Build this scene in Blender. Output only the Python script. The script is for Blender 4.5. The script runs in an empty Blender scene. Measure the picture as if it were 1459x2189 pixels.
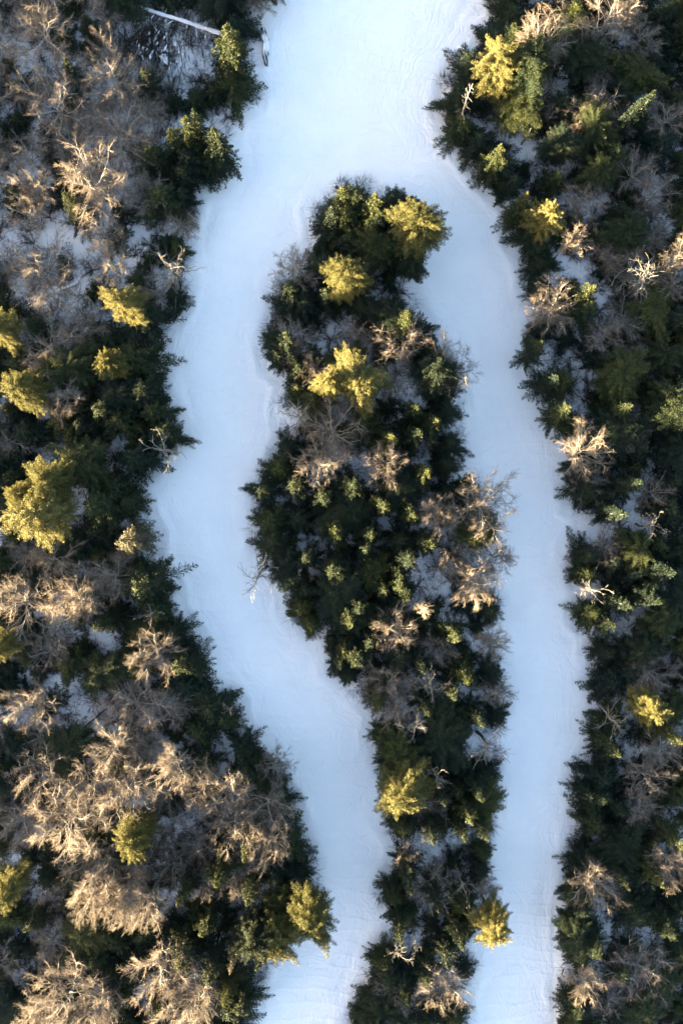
import bpy, math, random
import numpy as np

# ------------------------------------------------------------------ camera, light, exposure
CAM_H = 150.0                     # drone height over the middle of the slope, metres
FPX = 2100.0                      # focal length in pixels of a 1459 x 2189 picture
PW, PH = 1459.0, 2189.0
SUN_EL = math.radians(5.0)
SUN_AZ_DIR = np.array([math.cos(math.radians(195)), math.sin(math.radians(195))])   # towards the sun, seen from above
TAN_E = math.tan(SUN_EL)

scene = bpy.context.scene
C = scene.collection
cam_d = bpy.data.cameras.new("camera")
cam = bpy.data.objects.new("camera", cam_d)
C.objects.link(cam)
cam.location = (0, 0, CAM_H)
cam.rotation_euler = (0, 0, 0)
cam_d.sensor_fit = 'HORIZONTAL'
cam_d.sensor_width = 36.0
cam_d.lens = 36.0 * FPX / PW
cam_d.clip_end = 5000
scene.camera = cam

world = bpy.data.worlds.new("World")
scene.world = world
world.use_nodes = True
wn = world.node_tree
wn.nodes.clear()
sky = wn.nodes.new("ShaderNodeTexSky")
sky.sky_type = 'NISHITA'
sky.sun_disc = False
sky.sun_elevation = SUN_EL
sky.sun_rotation = math.atan2(SUN_AZ_DIR[0], SUN_AZ_DIR[1])
sky.air_density = 1.0
sky.dust_density = 3.5
sky.ozone_density = 1.25
bg = wn.nodes.new("ShaderNodeBackground")
bg.inputs['Strength'].default_value = 0.05
wo = wn.nodes.new("ShaderNodeOutputWorld")
wn.links.new(sky.outputs[0], bg.inputs[0])
wn.links.new(bg.outputs[0], wo.inputs[0])

sun_d = bpy.data.lights.new("sun", 'SUN')
sun_d.energy = 5.0
sun_d.angle = math.radians(0.53)
sun_d.color = (1.0, 0.78, 0.44)
sun = bpy.data.objects.new("sun", sun_d)
C.objects.link(sun)
sd = np.array([SUN_AZ_DIR[0] * math.cos(SUN_EL), SUN_AZ_DIR[1] * math.cos(SUN_EL), math.sin(SUN_EL)])
from mathutils import Vector
sun.rotation_euler = Vector(sd).to_track_quat('Z', 'Y').to_euler()
sun.location = (-60, -20, 90)

scene.view_settings.view_transform = 'Standard'
scene.view_settings.look = 'None'
scene.view_settings.exposure = 4.84
scene.view_settings.gamma = 1.0
scene.view_settings.use_curve_mapping = False
scene.cycles.max_bounces = 6
scene.cycles.diffuse_bounces = 3
scene.cycles.transmission_bounces = 3
scene.cycles.transparent_max_bounces = 4

# ------------------------------------------------------------------ helpers
def mesh_tris(name, V, F, mat, smooth=False, attr=None):
    V = np.asarray(V, dtype=np.float32); F = np.asarray(F, dtype=np.int32)
    me = bpy.data.meshes.new(name)
    k = F.shape[1]
    me.vertices.add(len(V)); me.vertices.foreach_set("co", V.ravel())
    me.loops.add(F.size); me.loops.foreach_set("vertex_index", F.ravel())
    me.polygons.add(len(F)); me.polygons.foreach_set("loop_start", np.arange(0, F.size, k, dtype=np.int32))
    if smooth:
        me.polygons.foreach_set("use_smooth", np.ones(len(F), dtype=bool))
    if attr is not None:
        for an, av in attr.items():
            a = me.attributes.new(an, 'FLOAT', 'POINT'); a.data.foreach_set("value", np.asarray(av, dtype=np.float32))
    me.update(calc_edges=True)
    me.materials.append(mat)
    return me

class Buf:
    """collects triangles"""
    def __init__(self): self.V = []; self.F = []; self.n = 0; self.T = []
    def add(self, V, F, t=None):
        V = np.asarray(V, float).reshape(-1, 3)
        self.V.append(V); self.F.append(np.asarray(F, int) + self.n); self.n += len(V)
        self.T.append(np.zeros(len(V)) if t is None else np.asarray(t, float))
    def mesh(self, name, mat, smooth=False):
        return mesh_tris(name, np.vstack(self.V), np.vstack(self.F), mat, smooth, {"tint": np.concatenate(self.T)})

def frame_of(d):
    d = d / (np.linalg.norm(d) + 1e-9)
    a = np.array([0, 0, 1.0]) if abs(d[2]) < 0.9 else np.array([1.0, 0, 0])
    u = np.cross(d, a); u /= np.linalg.norm(u)
    return d, u, np.cross(d, u)

def tube(buf, pts, radii, sides, tint=0.5, cap=True):
    pts = np.asarray(pts, float); n = len(pts)
    ang = np.arange(sides) * 2 * math.pi / sides
    V = []
    for i in range(n):
        d = pts[min(i + 1, n - 1)] - pts[max(i - 1, 0)]
        _, u, v = frame_of(d)
        V.append(pts[i] + radii[i] * (np.cos(ang)[:, None] * u + np.sin(ang)[:, None] * v))
    V = np.vstack(V); F = []
    for i in range(n - 1):
        for s in range(sides):
            a = i * sides + s; b = i * sides + (s + 1) % sides
            F.append((a, b, b + sides)); F.append((a, b + sides, a + sides))
    if cap:
        V = np.vstack([V, pts[-1] + 0.3 * (pts[-1] - pts[-2]) * min(1, radii[-1] / (np.linalg.norm(pts[-1] - pts[-2]) + 1e-6))])
        for s in range(sides):
            F.append(((n - 1) * sides + s, (n - 1) * sides + (s + 1) % sides, n * sides))
    buf.add(V, F, np.full(len(V), tint))

def spikes(buf, P0, P1, w, tint):
    """thin three sided pyramids from P0 to P1 (arrays), width w at the base"""
    P0 = np.asarray(P0, float); P1 = np.asarray(P1, float); n = len(P0)
    d = P1 - P0; d /= np.linalg.norm(d, axis=1, keepdims=True) + 1e-9
    a = np.where(np.abs(d[:, 2:3]) < 0.9, np.array([[0, 0, 1.0]]), np.array([[1.0, 0, 0]]))
    u = np.cross(d, a); u /= np.linalg.norm(u, axis=1, keepdims=True) + 1e-9
    v = np.cross(d, u); w = np.asarray(w, float).reshape(-1, 1)
    A = P0 + w * u; B = P0 - 0.5 * w * u + 0.87 * w * v; D = P0 - 0.5 * w * u - 0.87 * w * v
    V = np.stack([A, B, D, P1], 1).reshape(-1, 3)
    k = np.arange(n)[:, None] * 4
    F = np.concatenate([k + [[0, 1, 3]], k + [[1, 2, 3]], k + [[2, 0, 3]]])
    buf.add(V, F, np.repeat(tint, 4))

def obj(name, me, parent=None):
    o = bpy.data.objects.new(name, me); C.objects.link(o)
    if parent is not None: o.parent = parent
    return o

# ------------------------------------------------------------------ materials
def new_mat(name):
    m = bpy.data.materials.new(name); m.use_nodes = True
    nt = m.node_tree
    b = nt.nodes["Principled BSDF"]
    return m, nt, b

def ramp(nt, stops):
    r = nt.nodes.new("ShaderNodeValToRGB")
    while len(r.color_ramp.elements) < len(stops): r.color_ramp.elements.new(0.5)
    for e, (p, c) in zip(r.color_ramp.elements, stops):
        e.position = p; e.color = (*c, 1)
    return r

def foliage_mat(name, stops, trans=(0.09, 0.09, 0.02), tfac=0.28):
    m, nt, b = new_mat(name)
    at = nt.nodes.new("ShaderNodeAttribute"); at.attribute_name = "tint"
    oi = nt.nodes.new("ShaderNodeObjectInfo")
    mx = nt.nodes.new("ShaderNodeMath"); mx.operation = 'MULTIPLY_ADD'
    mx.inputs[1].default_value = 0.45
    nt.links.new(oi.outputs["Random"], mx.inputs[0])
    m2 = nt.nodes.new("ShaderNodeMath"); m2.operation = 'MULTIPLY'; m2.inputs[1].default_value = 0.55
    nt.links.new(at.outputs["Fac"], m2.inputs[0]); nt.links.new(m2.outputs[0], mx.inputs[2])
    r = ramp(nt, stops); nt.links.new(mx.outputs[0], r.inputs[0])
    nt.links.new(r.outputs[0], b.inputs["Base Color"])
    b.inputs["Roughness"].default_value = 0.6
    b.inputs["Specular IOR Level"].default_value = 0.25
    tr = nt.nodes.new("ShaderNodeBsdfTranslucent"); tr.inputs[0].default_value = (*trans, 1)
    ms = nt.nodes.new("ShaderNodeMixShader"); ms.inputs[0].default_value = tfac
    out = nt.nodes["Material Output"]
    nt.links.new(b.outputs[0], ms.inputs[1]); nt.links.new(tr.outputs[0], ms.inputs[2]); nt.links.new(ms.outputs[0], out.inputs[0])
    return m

def bark_mat(name, c0, c1, rough=0.85):
    m, nt, b = new_mat(name)
    tc = nt.nodes.new("ShaderNodeTexCoord")
    nz = nt.nodes.new("ShaderNodeTexNoise"); nz.inputs["Scale"].default_value = 3.5; nz.inputs["Detail"].default_value = 6
    nt.links.new(tc.outputs["Object"], nz.inputs["Vector"])
    oi = nt.nodes.new("ShaderNodeObjectInfo")
    ad = nt.nodes.new("ShaderNodeMath"); ad.operation = 'MULTIPLY_ADD'; ad.inputs[1].default_value = 0.45
    nt.links.new(oi.outputs["Random"], ad.inputs[0]); 
    sc = nt.nodes.new("ShaderNodeMath"); sc.operation = 'MULTIPLY_ADD'; sc.inputs[1].default_value = 1.0; sc.inputs[2].default_value = -0.22
    nt.links.new(nz.outputs[0], sc.inputs[0]); nt.links.new(sc.outputs[0], ad.inputs[2])
    r = ramp(nt, [(0.15, c0), (0.85, c1)]); nt.links.new(ad.outputs[0], r.inputs[0])
    nt.links.new(r.outputs[0], b.inputs["Base Color"])
    b.inputs["Roughness"].default_value = rough
    b.inputs["Specular IOR Level"].default_value = 0.2
    bp = nt.nodes.new("ShaderNodeBump"); bp.inputs["Strength"].default_value = 0.5; bp.inputs["Distance"].default_value = 0.05
    nt.links.new(nz.outputs[0], bp.inputs["Height"]); nt.links.new(bp.outputs[0], b.inputs["Normal"])
    return m

M_NEEDLE = foliage_mat("conifer_needles", [(0.0, (0.004, 0.013, 0.012)), (0.45, (0.008, 0.021, 0.016)), (0.75, (0.024, 0.038, 0.016)), (1.0, (0.085, 0.088, 0.022))], (0.060, 0.055, 0.008), 0.2)  # top stop brightened and yellowed: sunlight on the tips painted into the colour
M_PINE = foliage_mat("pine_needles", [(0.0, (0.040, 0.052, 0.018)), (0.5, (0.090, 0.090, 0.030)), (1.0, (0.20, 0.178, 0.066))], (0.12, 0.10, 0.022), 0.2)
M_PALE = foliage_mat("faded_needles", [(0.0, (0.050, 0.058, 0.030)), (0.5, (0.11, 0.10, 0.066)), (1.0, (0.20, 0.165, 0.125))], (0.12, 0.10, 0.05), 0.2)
M_CBARK = bark_mat("conifer_bark", (0.06, 0.045, 0.035), (0.16, 0.13, 0.11))
M_BARK = bark_mat("hardwood_bark", (0.18, 0.163, 0.147), (0.38, 0.35, 0.32))
M_DEAD = bark_mat("weathered_wood", (0.09, 0.085, 0.08), (0.22, 0.207, 0.195))
M_TWIG = bark_mat("twigs", (0.085, 0.070, 0.061), (0.195, 0.157, 0.132))
M_BRUSH = bark_mat("brush_twigs", (0.022, 0.019, 0.017), (0.075, 0.058, 0.048))
M_ROCK = bark_mat("dark_rock", (0.05, 0.05, 0.052), (0.16, 0.155, 0.15))

def snow_mat(name, trail):
    m, nt, b = new_mat(name)
    L = nt.links.new
    geo = nt.nodes.new("ShaderNodeNewGeometry")
    b.inputs["Roughness"].default_value = 0.75
    b.inputs["Specular IOR Level"].default_value = 0.15
    # slight tone changes: packed against loose snow
    n0 = nt.nodes.new("ShaderNodeTexNoise"); n0.inputs["Scale"].default_value = 0.16; n0.inputs["Detail"].default_value = 7; n0.inputs["Roughness"].default_value = 0.6
    L(geo.outputs["Position"], n0.inputs["Vector"])
    r = ramp(nt, [(0.3, (0.84, 0.815, 0.86)), (0.7, (0.885, 0.855, 0.89))]); L(n0.outputs[0], r.inputs[0])
    L(r.outputs[0], b.inputs["Base Color"])
    # relief
    fine = nt.nodes.new("ShaderNodeTexNoise"); fine.inputs["Scale"].default_value = 2.2; fine.inputs["Detail"].default_value = 6; fine.inputs["Roughness"].default_value = 0.65
    L(geo.outputs["Position"], fine.inputs["Vector"])
    if trail:
        au = nt.nodes.new("ShaderNodeAttribute"); au.attribute_name = "edge_dist"
        sp = nt.nodes.new("ShaderNodeSeparateXYZ"); L(geo.outputs["Position"], sp.inputs[0])
        def streaks(fu, fv, scale, warp, seed):
            mu = nt.nodes.new("ShaderNodeMath"); mu.operation = 'MULTIPLY'; mu.inputs[1].default_value = fu; L(au.outputs["Fac"], mu.inputs[0])
            mv = nt.nodes.new("ShaderNodeMath"); mv.operation = 'MULTIPLY'; mv.inputs[1].default_value = fv; L(sp.outputs["Y"], mv.inputs[0])
            cb = nt.nodes.new("ShaderNodeCombineXYZ"); L(mu.outputs[0], cb.inputs[0]); L(mv.outputs[0], cb.inputs[1]); cb.inputs[2].default_value = seed
            wz = nt.nodes.new("ShaderNodeTexNoise"); wz.inputs["Scale"].default_value = 0.12; L(geo.outputs["Position"], wz.inputs["Vector"])
            sc = nt.nodes.new("ShaderNodeVectorMath"); sc.operation = 'SCALE'; sc.inputs["Scale"].default_value = warp; L(wz.outputs["Color"], sc.inputs[0])
            ad = nt.nodes.new("ShaderNodeVectorMath"); ad.operation = 'ADD'; L(cb.outputs[0], ad.inputs[0]); L(sc.outputs[0], ad.inputs[1])
            nz = nt.nodes.new("ShaderNodeTexNoise"); nz.inputs["Scale"].default_value = scale; nz.inputs["Detail"].default_value = 5; nz.inputs["Roughness"].default_value = 0.6
            L(ad.outputs[0], nz.inputs["Vector"]); return nz
        s1 = streaks(0.8, 0.22, 1.6, 7.0, 1.0)
        s2 = streaks(0.9, 0.10, 2.4, 4.0, 7.0)
        # crossing arcs left by turning skis
        wv = nt.nodes.new("ShaderNodeTexWave"); wv.wave_type = 'RINGS'; wv.inputs["Scale"].default_value = 0.16; wv.inputs["Distortion"].default_value = 9.0; wv.inputs["Detail"].default_value = 2.5; wv.inputs["Detail Scale"].default_value = 0.5
        L(geo.outputs["Position"], wv.inputs["Vector"])
        pw = nt.nodes.new("ShaderNodeMath"); pw.operation = 'POWER'; pw.inputs[1].default_value = 7.0; L(wv.outputs["Fac"], pw.inputs[0])
        def mul(sock, k):
            q = nt.nodes.new("ShaderNodeMath"); q.operation = 'MULTIPLY'; q.inputs[1].default_value = k; L(sock, q.inputs[0]); return q.outputs[0]
        def add(a_, b_):
            q = nt.nodes.new("ShaderNodeMath"); q.operation = 'ADD'; L(a_, q.inputs[0]); L(b_, q.inputs[1]); return q.outputs[0]
        h = add(add(mul(s1.outputs[0], 1.0), mul(s2.outputs[0], 0.6)), add(mul(pw.outputs[0], 0.16), mul(fine.outputs[0], 0.10)))
        dist = 0.18
    else:
        h = fine.outputs[0]; dist = 0.2
    bp = nt.nodes.new("ShaderNodeBump"); bp.inputs["Strength"].default_value = 1.0; bp.inputs["Distance"].default_value = dist
    L(h, bp.inputs["Height"]); L(bp.outputs[0], b.inputs["Normal"])
    return m

M_TRAIL = snow_mat("packed_trail_snow", True)
M_FLOOR = snow_mat("forest_snow", False)
M_SNOWCAP = snow_mat("settled_snow", False)

# ------------------------------------------------------------------ outlines of the woods (pixels of the picture -> metres on the slope)
def P(px, py, h=0.0):
    """world x, y of a spot on the slope, given h metres above it"""
    x = (px - PW / 2) / FPX * (CAM_H - h); y = -(py - PH / 2) / FPX * (CAM_H - h)
    for _ in range(3):
        z = base_z(x) + h
        x = (px - PW / 2) / FPX * (CAM_H - z); y = -(py - PH / 2) / FPX * (CAM_H - z)
    return x, y

SLOPE = 0.05
def base_z(x):
    return -SLOPE * np.clip(x, -110, 110)

LEFT = [(-900, -900), (800, -900), (770, -240), (640, -60), (600, 0), (552, 30), (545, 90), (548, 130), (568, 190), (560, 235), (515, 250), (505, 300), (505, 360), (480, 405), (430, 410), (420, 470), (415, 520), (418, 600), (405, 660), (380, 700), (362, 760), (365, 820), (385, 880), (412, 925), (405, 965), (360, 985), (345, 1010), (315, 1045), (330, 1100), (352, 1140), (345, 1190), (385, 1250), (390, 1300), (440, 1365), (470, 1430), (528, 1500), (530, 1545), (560, 1580), (600, 1620), (635, 1680), (650, 1740), (685, 1810), (690, 1860), (705, 1905), (700, 1970), (680, 1995), (640, 1985), (600, 2030), (595, 2080), (570, 2120), (575, 2150), (545, 2189), (610, 2420), (640, 3100), (-900, 3100)]
ISLAND = [(735, 360), (790, 370), (840, 410), (905, 415), (940, 490), (915, 570), (890, 600), (925, 680), (975, 760), (1000, 850), (1005, 940), (990, 990), (1040, 1030), (1070, 1090), (1060, 1150), (1060, 1230), (1085, 1300), (1070, 1350), (1085, 1390), (1095, 1450), (1100, 1540), (1085, 1610), (1075, 1680), (1070, 1740), (1065, 1830), (1060, 1880), (1085, 1940), (1080, 1995), (1040, 1985), (1020, 2020), (1025, 2080), (1000, 2130), (1015, 2189), (1060, 3100), (1070, 2420), (690, 2420), (725, 2189), (740, 2140), (770, 2090), (780, 2040), (815, 1970), (790, 1900), (830, 1840), (838, 1810), (800, 1760), (805, 1690), (790, 1640), (780, 1590), (785, 1530), (735, 1480), (690, 1440), (685, 1370), (640, 1370), (600, 1310), (605, 1260), (580, 1220), (545, 1200), (525, 1130), (518, 1030), (555, 990), (590, 930), (585, 870), (600, 820), (560, 795), (543, 710), (570, 660), (570, 600), (610, 545), (665, 520), (650, 450), (690, 390)]
RIGHT = [(860, -900), (920, -240), (1030, -50), (1040, 0), (1010, 50), (975, 100), (930, 160), (922, 230), (945, 300), (995, 370), (1040, 420), (1075, 450), (1075, 520), (1110, 570), (1115, 650), (1120, 740), (1140, 790), (1165, 850), (1185, 920), (1200, 990), (1195, 1040), (1200, 1090), (1235, 1112), (1235, 1140), (1200, 1160), (1195, 1200), (1215, 1260), (1250, 1272), (1215, 1290), (1213, 1330), (1240, 1352), (1265, 1345), (1245, 1395), (1250, 1440), (1250, 1520), (1262, 1570), (1230, 1630), (1210, 1680), (1225, 1720), (1205, 1780), (1200, 1850), (1190, 1920), (1185, 2000), (1190, 2080), (1175, 2110), (1185, 2150), (1180, 2189), (1150, 3100), (2400, 3100), (2400, -900)]
POLYS = [np.array(p, float) for p in (LEFT, ISLAND, RIGHT)]

def sdist(px, py, poly):
    """distance in pixels to the outline, positive inside"""
    px = np.asarray(px, float); py = np.asarray(py, float)
    d2 = np.full(px.shape, 1e12); ins = np.zeros(px.shape, bool)
    n = len(poly)
    for i in range(n):
        x0, y0 = poly[i]; x1, y1 = poly[(i + 1) % n]
        dx, dy = x1 - x0, y1 - y0
        t = np.clip(((px - x0) * dx + (py - y0) * dy) / (dx * dx + dy * dy + 1e-9), 0, 1)
        d2 = np.minimum(d2, (px - x0 - t * dx) ** 2 + (py - y0 - t * dy) ** 2)
        c = (y0 > py) != (y1 > py)
        if y1 != y0:
            ins ^= c & (px < (x1 - x0) * (py - y0) / (y1 - y0) + x0)
    d = np.sqrt(d2)
    return np.where(ins, d, -d)

CELL = 4.0
_gx = np.arange(-420, 1880, CELL); _gy = np.arange(-420, 2610, CELL)
_GX, _GY = np.meshgrid(_gx, _gy)
FIELD = np.stack([sdist(_GX.ravel(), _GY.ravel(), p).reshape(_GX.shape) for p in POLYS])
FMAX = FIELD.max(0)
def look(F, px, py):
    fx = np.clip((np.asarray(px, float) - _gx[0]) / CELL, 0, len(_gx) - 1.001); fy = np.clip((np.asarray(py, float) - _gy[0]) / CELL, 0, len(_gy) - 1.001)
    ix = fx.astype(int); iy = fy.astype(int); tx = fx - ix; ty = fy - iy
    return (F[iy, ix] * (1 - tx) + F[iy, ix + 1] * tx) * (1 - ty) + (F[iy + 1, ix] * (1 - tx) + F[iy + 1, ix + 1] * tx) * ty
def forest_d(px, py):
    return look(FMAX, px, py)

# ------------------------------------------------------------------ the slope: one grid, dense in view, coarse out to the horizon
rng = np.random.default_rng(11)
_NG = {}
def vnoise(x, y, cell, seed):
    if seed not in _NG: _NG[seed] = np.random.default_rng(seed).random((256, 256))
    G = _NG[seed]
    fx = x / cell; fy = y / cell; ix = np.floor(fx).astype(int); iy = np.floor(fy).astype(int)
    tx = fx - ix; ty = fy - iy; tx = tx * tx * (3 - 2 * tx); ty = ty * ty * (3 - 2 * ty)
    g = lambda a, b: G[a % 256, b % 256]
    return (g(ix, iy) * (1 - tx) + g(ix + 1, iy) * tx) * (1 - ty) + (g(ix, iy + 1) * (1 - tx) + g(ix + 1, iy + 1) * tx) * ty - 0.5

SHADE_RIDGE_X, CEIL_LEFT = -270.0, 5.4      # unseen ridge, added up-sun to keep the low ground in shade
SHADE_RIDGE_H = CEIL_LEFT + 2.7 + (-55 - SHADE_RIDGE_X) * TAN_E
def ground_z(x, y):
    z = base_z(x)
    z = z + SHADE_RIDGE_H * np.exp(-((np.clip(x, SHADE_RIDGE_X, None) - SHADE_RIDGE_X) / 62.0) ** 2) * 1.0
    px = x / (CAM_H - base_z(x)) * FPX + PW / 2; py = -y / (CAM_H - base_z(x)) * FPX + PH / 2
    fd = forest_d(px, py) / 14.0                         # metres into the wood (negative: out on the trail)
    wood = np.clip((fd + 0.2) / 1.5, 0, 1)
    z = z + wood * (vnoise(x, y, 5.0, 1) * 0.8 + vnoise(x, y, 1.7, 2) * 0.35)
    z = z + (1 - wood) * (vnoise(x, y, 9.0, 3) * 0.35 + vnoise(x, y, 3.0, 4) * 0.10)
    berm = np.exp(-((fd + 0.9) / 0.55) ** 2) * 0.20 * np.clip(vnoise(x, y, 5.0, 5) * 2.2 + 0.2, 0, 1)
    rut = -np.exp(-((fd + 2.1 + 1.2 * vnoise(x, y, 7.0, 8)) / 0.7) ** 2) * 0.10 * np.clip(vnoise(x, y, 6.0, 9) * 3, 0, 1)
    return z + berm + rut, fd

def axis(lo, hi, step, far):
    a = list(np.arange(lo, hi + 1e-6, step)); s = step; v = hi
    while v < far: s *= 1.35; v += s; a.append(v)
    s = step; v = lo
    while v > -far: s *= 1.35; v -= s; a.insert(0, v)
    return np.array(a)
gx = axis(-60, 60, 0.36, 1800); gy = axis(-86, 86, 0.36, 1800)
X, Y = np.meshgrid(gx, gy)
GZ, FD = ground_z(X.ravel(), Y.ravel())
GV = np.column_stack([X.ravel(), Y.ravel(), GZ])
nxg, nyg = len(gx), len(gy)
ii = (np.arange(nyg - 1)[:, None] * nxg + np.arange(nxg - 1)[None, :]).ravel()
quads = np.column_stack([ii, ii + 1, ii + nxg + 1, ii + nxg])
fdq = FD[quads].mean(1)
def sub_grid(name, sel, mat):
    q = quads[sel]; used = np.unique(q); mp = np.zeros(len(GV), int); mp[used] = np.arange(len(used))
    me = mesh_tris(name, GV[used], mp[q], mat, True, {"edge_dist": -FD[used]})
    o = obj(name, me); o["kind"] = "structure"
    return o
floor_o = sub_grid("ground", fdq >= 0.15, M_FLOOR)
floor_o["label"] = "uneven shaded snow covering the forest floor between the trees"
floor_o["category"] = "ground"
trail_o = sub_grid("ski_trail", fdq < 0.15, M_TRAIL)
trail_o["label"] = "packed white ski trail that forks around the wooded island"
trail_o["category"] = "trail"

def gz(x, y):
    return float(ground_z(np.array([x]), np.array([y]))[0][0])

# ------------------------------------------------------------------ tree shapes
def conifer_mesh(seed, style):
    r = np.random.default_rng(seed)
    H0, R0 = {'spire': (11.0, 2.6), 'cone': (11.0, 3.0), 'round': (15.0, 3.8), 'young': (5.0, 1.8)}[style]
    RG = R0 * {'spire': 1.45, 'cone': 1.45, 'round': 1.08, 'young': 1.6}[style]
    tb = Buf(); n = 7
    zz = np.linspace(0, 1, n); bend = r.normal(0, 0.12, (n, 2)).cumsum(0) * 0.4; bend[0] = 0
    trunk_pts = np.column_stack([bend[:, 0], bend[:, 1], zz * H0 * 0.985 - 0.35 * (1 - zz)])
    tube(tb, trunk_pts, 0.019 * H0 * (1 - zz) ** 0.9 + 0.015, 7)
    if style == 'spire': nb, prof = 112, lambda t: (1 - t) ** 0.95 * min(1, 0.6 + t * 2.5)
    elif style == 'cone': nb, prof = 120, lambda t: (1 - t) ** 0.75 * min(1, 0.6 + t * 2.0)
    elif style == 'round': nb, prof = 210, lambda t: math.sqrt(max(0, 1 - ((t - 0.55) / 0.47) ** 2)) ** 0.9 if t > 0.5 else 0.55 + t * 0.85
    else: nb, prof = 55, lambda t: (1 - t) ** 0.85 * min(1, 0.7 + t * 2.5)
    lobes = r.uniform(0, 2 * math.pi, 4); lamp = r.uniform(0.05, 0.22 if style != 'round' else 0.20, 4)
    CC, DD, TT = [], [], []
    whorl = int(r.integers(5, 8))
    for i in range(nb):
        lev = (i // whorl + 0.5 + r.normal(0, 0.12)) / (nb / whorl)
        t0 = 0.10 if style != 'round' else 0.30
        t = float(np.clip(t0 + (1 - t0) * lev ** 0.9, 0.06, 0.99))
        az = (i % whorl) * 2 * math.pi / whorl + (i // whorl) * 1.1 + r.normal(0, 0.22)
        lob = 1 + sum(a * math.cos((k + 1) * (az - l)) for k, (a, l) in enumerate(zip(lamp, lobes)))
        ln = RG * prof(t) * (r.uniform(0.74, 1.15) if style != 'round' else r.uniform(0.7, 1.12)) * lob + 0.10
        if r.random() < 0.08: ln *= 0.5
        ax = np.array([np.interp(t, zz, bend[:, 0]), np.interp(t, zz, bend[:, 1]), t * H0 * 0.98])
        if style == 'round': up, dr = r.uniform(0.25, 0.8), r.uniform(0.2, 0.5)
        else: up, dr = 0.02 + 0.75 * t * t + r.normal(0, 0.10), r.uniform(0.22, 0.45)
        dh = np.array([math.cos(az), math.sin(az), 0.0]); side = np.array([-dh[1], dh[0], 0.0]); curve = r.normal(0, 0.10)
        def on(sv):
            sv = np.asarray(sv)[:, None]
            return ax + dh * (sv * ln) + side * (curve * ln * sv * sv) + np.array([0, 0, 1.0]) * (ln * (up * sv - dr * sv * sv))
        # needles along the branch itself
        m0 = int(6 + ln * 16); sv = r.random(m0) ** 0.75
        CC.append(on(sv) + r.normal(0, 0.035, (m0, 3))); dd = dh + side * r.normal(0, 0.6, (m0, 1)) + np.array([0, 0, 1.0]) * r.normal(-0.1, 0.35, (m0, 1)); DD.append(dd); TT.append(0.35 + 0.35 * sv + 0.25 * r.random(m0) + 0.25 * (t ** 3 - 0.3))  # tint rises towards the treetop, painting sunlit tips into the needles
        # side sprays, shorter towards the tip: a pointed frond
        k = int(3 + ln * 6.5)
        st = (np.arange(k) + r.random(k)) / k * 0.86 + 0.12
        for sg in (-1, 1):
            tl = np.minimum((0.10 + 0.27 * ln * (1 - st) ** 0.7 * np.minimum(1, st * 4)), 0.85) * r.uniform(0.65, 1.25, k)
            a2 = az + sg * r.uniform(0.55, 1.1, k)
            td = np.column_stack([np.cos(a2), np.sin(a2), r.normal(-0.18, 0.2, k)])
            cnt = np.maximum(2, (tl * 13).astype(int)); idx = np.repeat(np.arange(k), cnt); u = r.random(len(idx)) ** 0.8
            base = on(st)
            CC.append(base[idx] + td[idx] * (tl[idx] * u)[:, None] + r.normal(0, 0.03, (len(idx), 3)))
            DD.append(td[idx] + r.normal(0, 0.42, (len(idx), 3))); TT.append(0.2 + 0.35 * st[idx] + 0.45 * r.random(len(idx)) + 0.25 * (t ** 3 - 0.3))  # same painted sunlight on the upper sprays
    # leading shoot
    m0 = 26; u = r.random(m0)
    top = trunk_pts[-1]
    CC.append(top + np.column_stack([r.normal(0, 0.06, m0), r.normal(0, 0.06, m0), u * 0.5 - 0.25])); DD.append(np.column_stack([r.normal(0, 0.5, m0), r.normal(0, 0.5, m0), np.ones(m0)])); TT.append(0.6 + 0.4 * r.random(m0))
    L0 = np.vstack(CC); D = np.vstack(DD); D /= np.linalg.norm(D, axis=1, keepdims=True); Tn = np.concatenate(TT)
    N = len(L0)
    if style == 'round':
        L0 = np.vstack([L0, L0 + r.normal(0, 0.09, L0.shape)]); D = np.vstack([D, D + r.normal(0, 0.5, D.shape)]); D /= np.linalg.norm(D, axis=1, keepdims=True); Tn = np.concatenate([Tn, Tn]); N = len(L0)
    kz = 0.72 if style == 'round' else 1.0
    W = r.uniform(0.045, 0.085, (N, 1)) * kz; ln_ = r.uniform(0.16, 0.28, (N, 1)) * kz
    nrm = r.normal(0, 1, D.shape) * np.array([0.75, 0.75, 0.4]) + np.array([0, 0, 0.5])
    S = np.cross(D, nrm); S /= np.linalg.norm(S, axis=1, keepdims=True) + 1e-9
    V = np.stack([L0 - D * ln_ * 0.45, L0 + S * W * 0.62, L0 + D * ln_ * 0.55, L0 - S * W * 0.62], 1).reshape(-1, 3)
    k = np.arange(N)[:, None] * 4
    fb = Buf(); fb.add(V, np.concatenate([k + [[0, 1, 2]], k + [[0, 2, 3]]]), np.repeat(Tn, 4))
    return tb, fb, H0, R0

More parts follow.
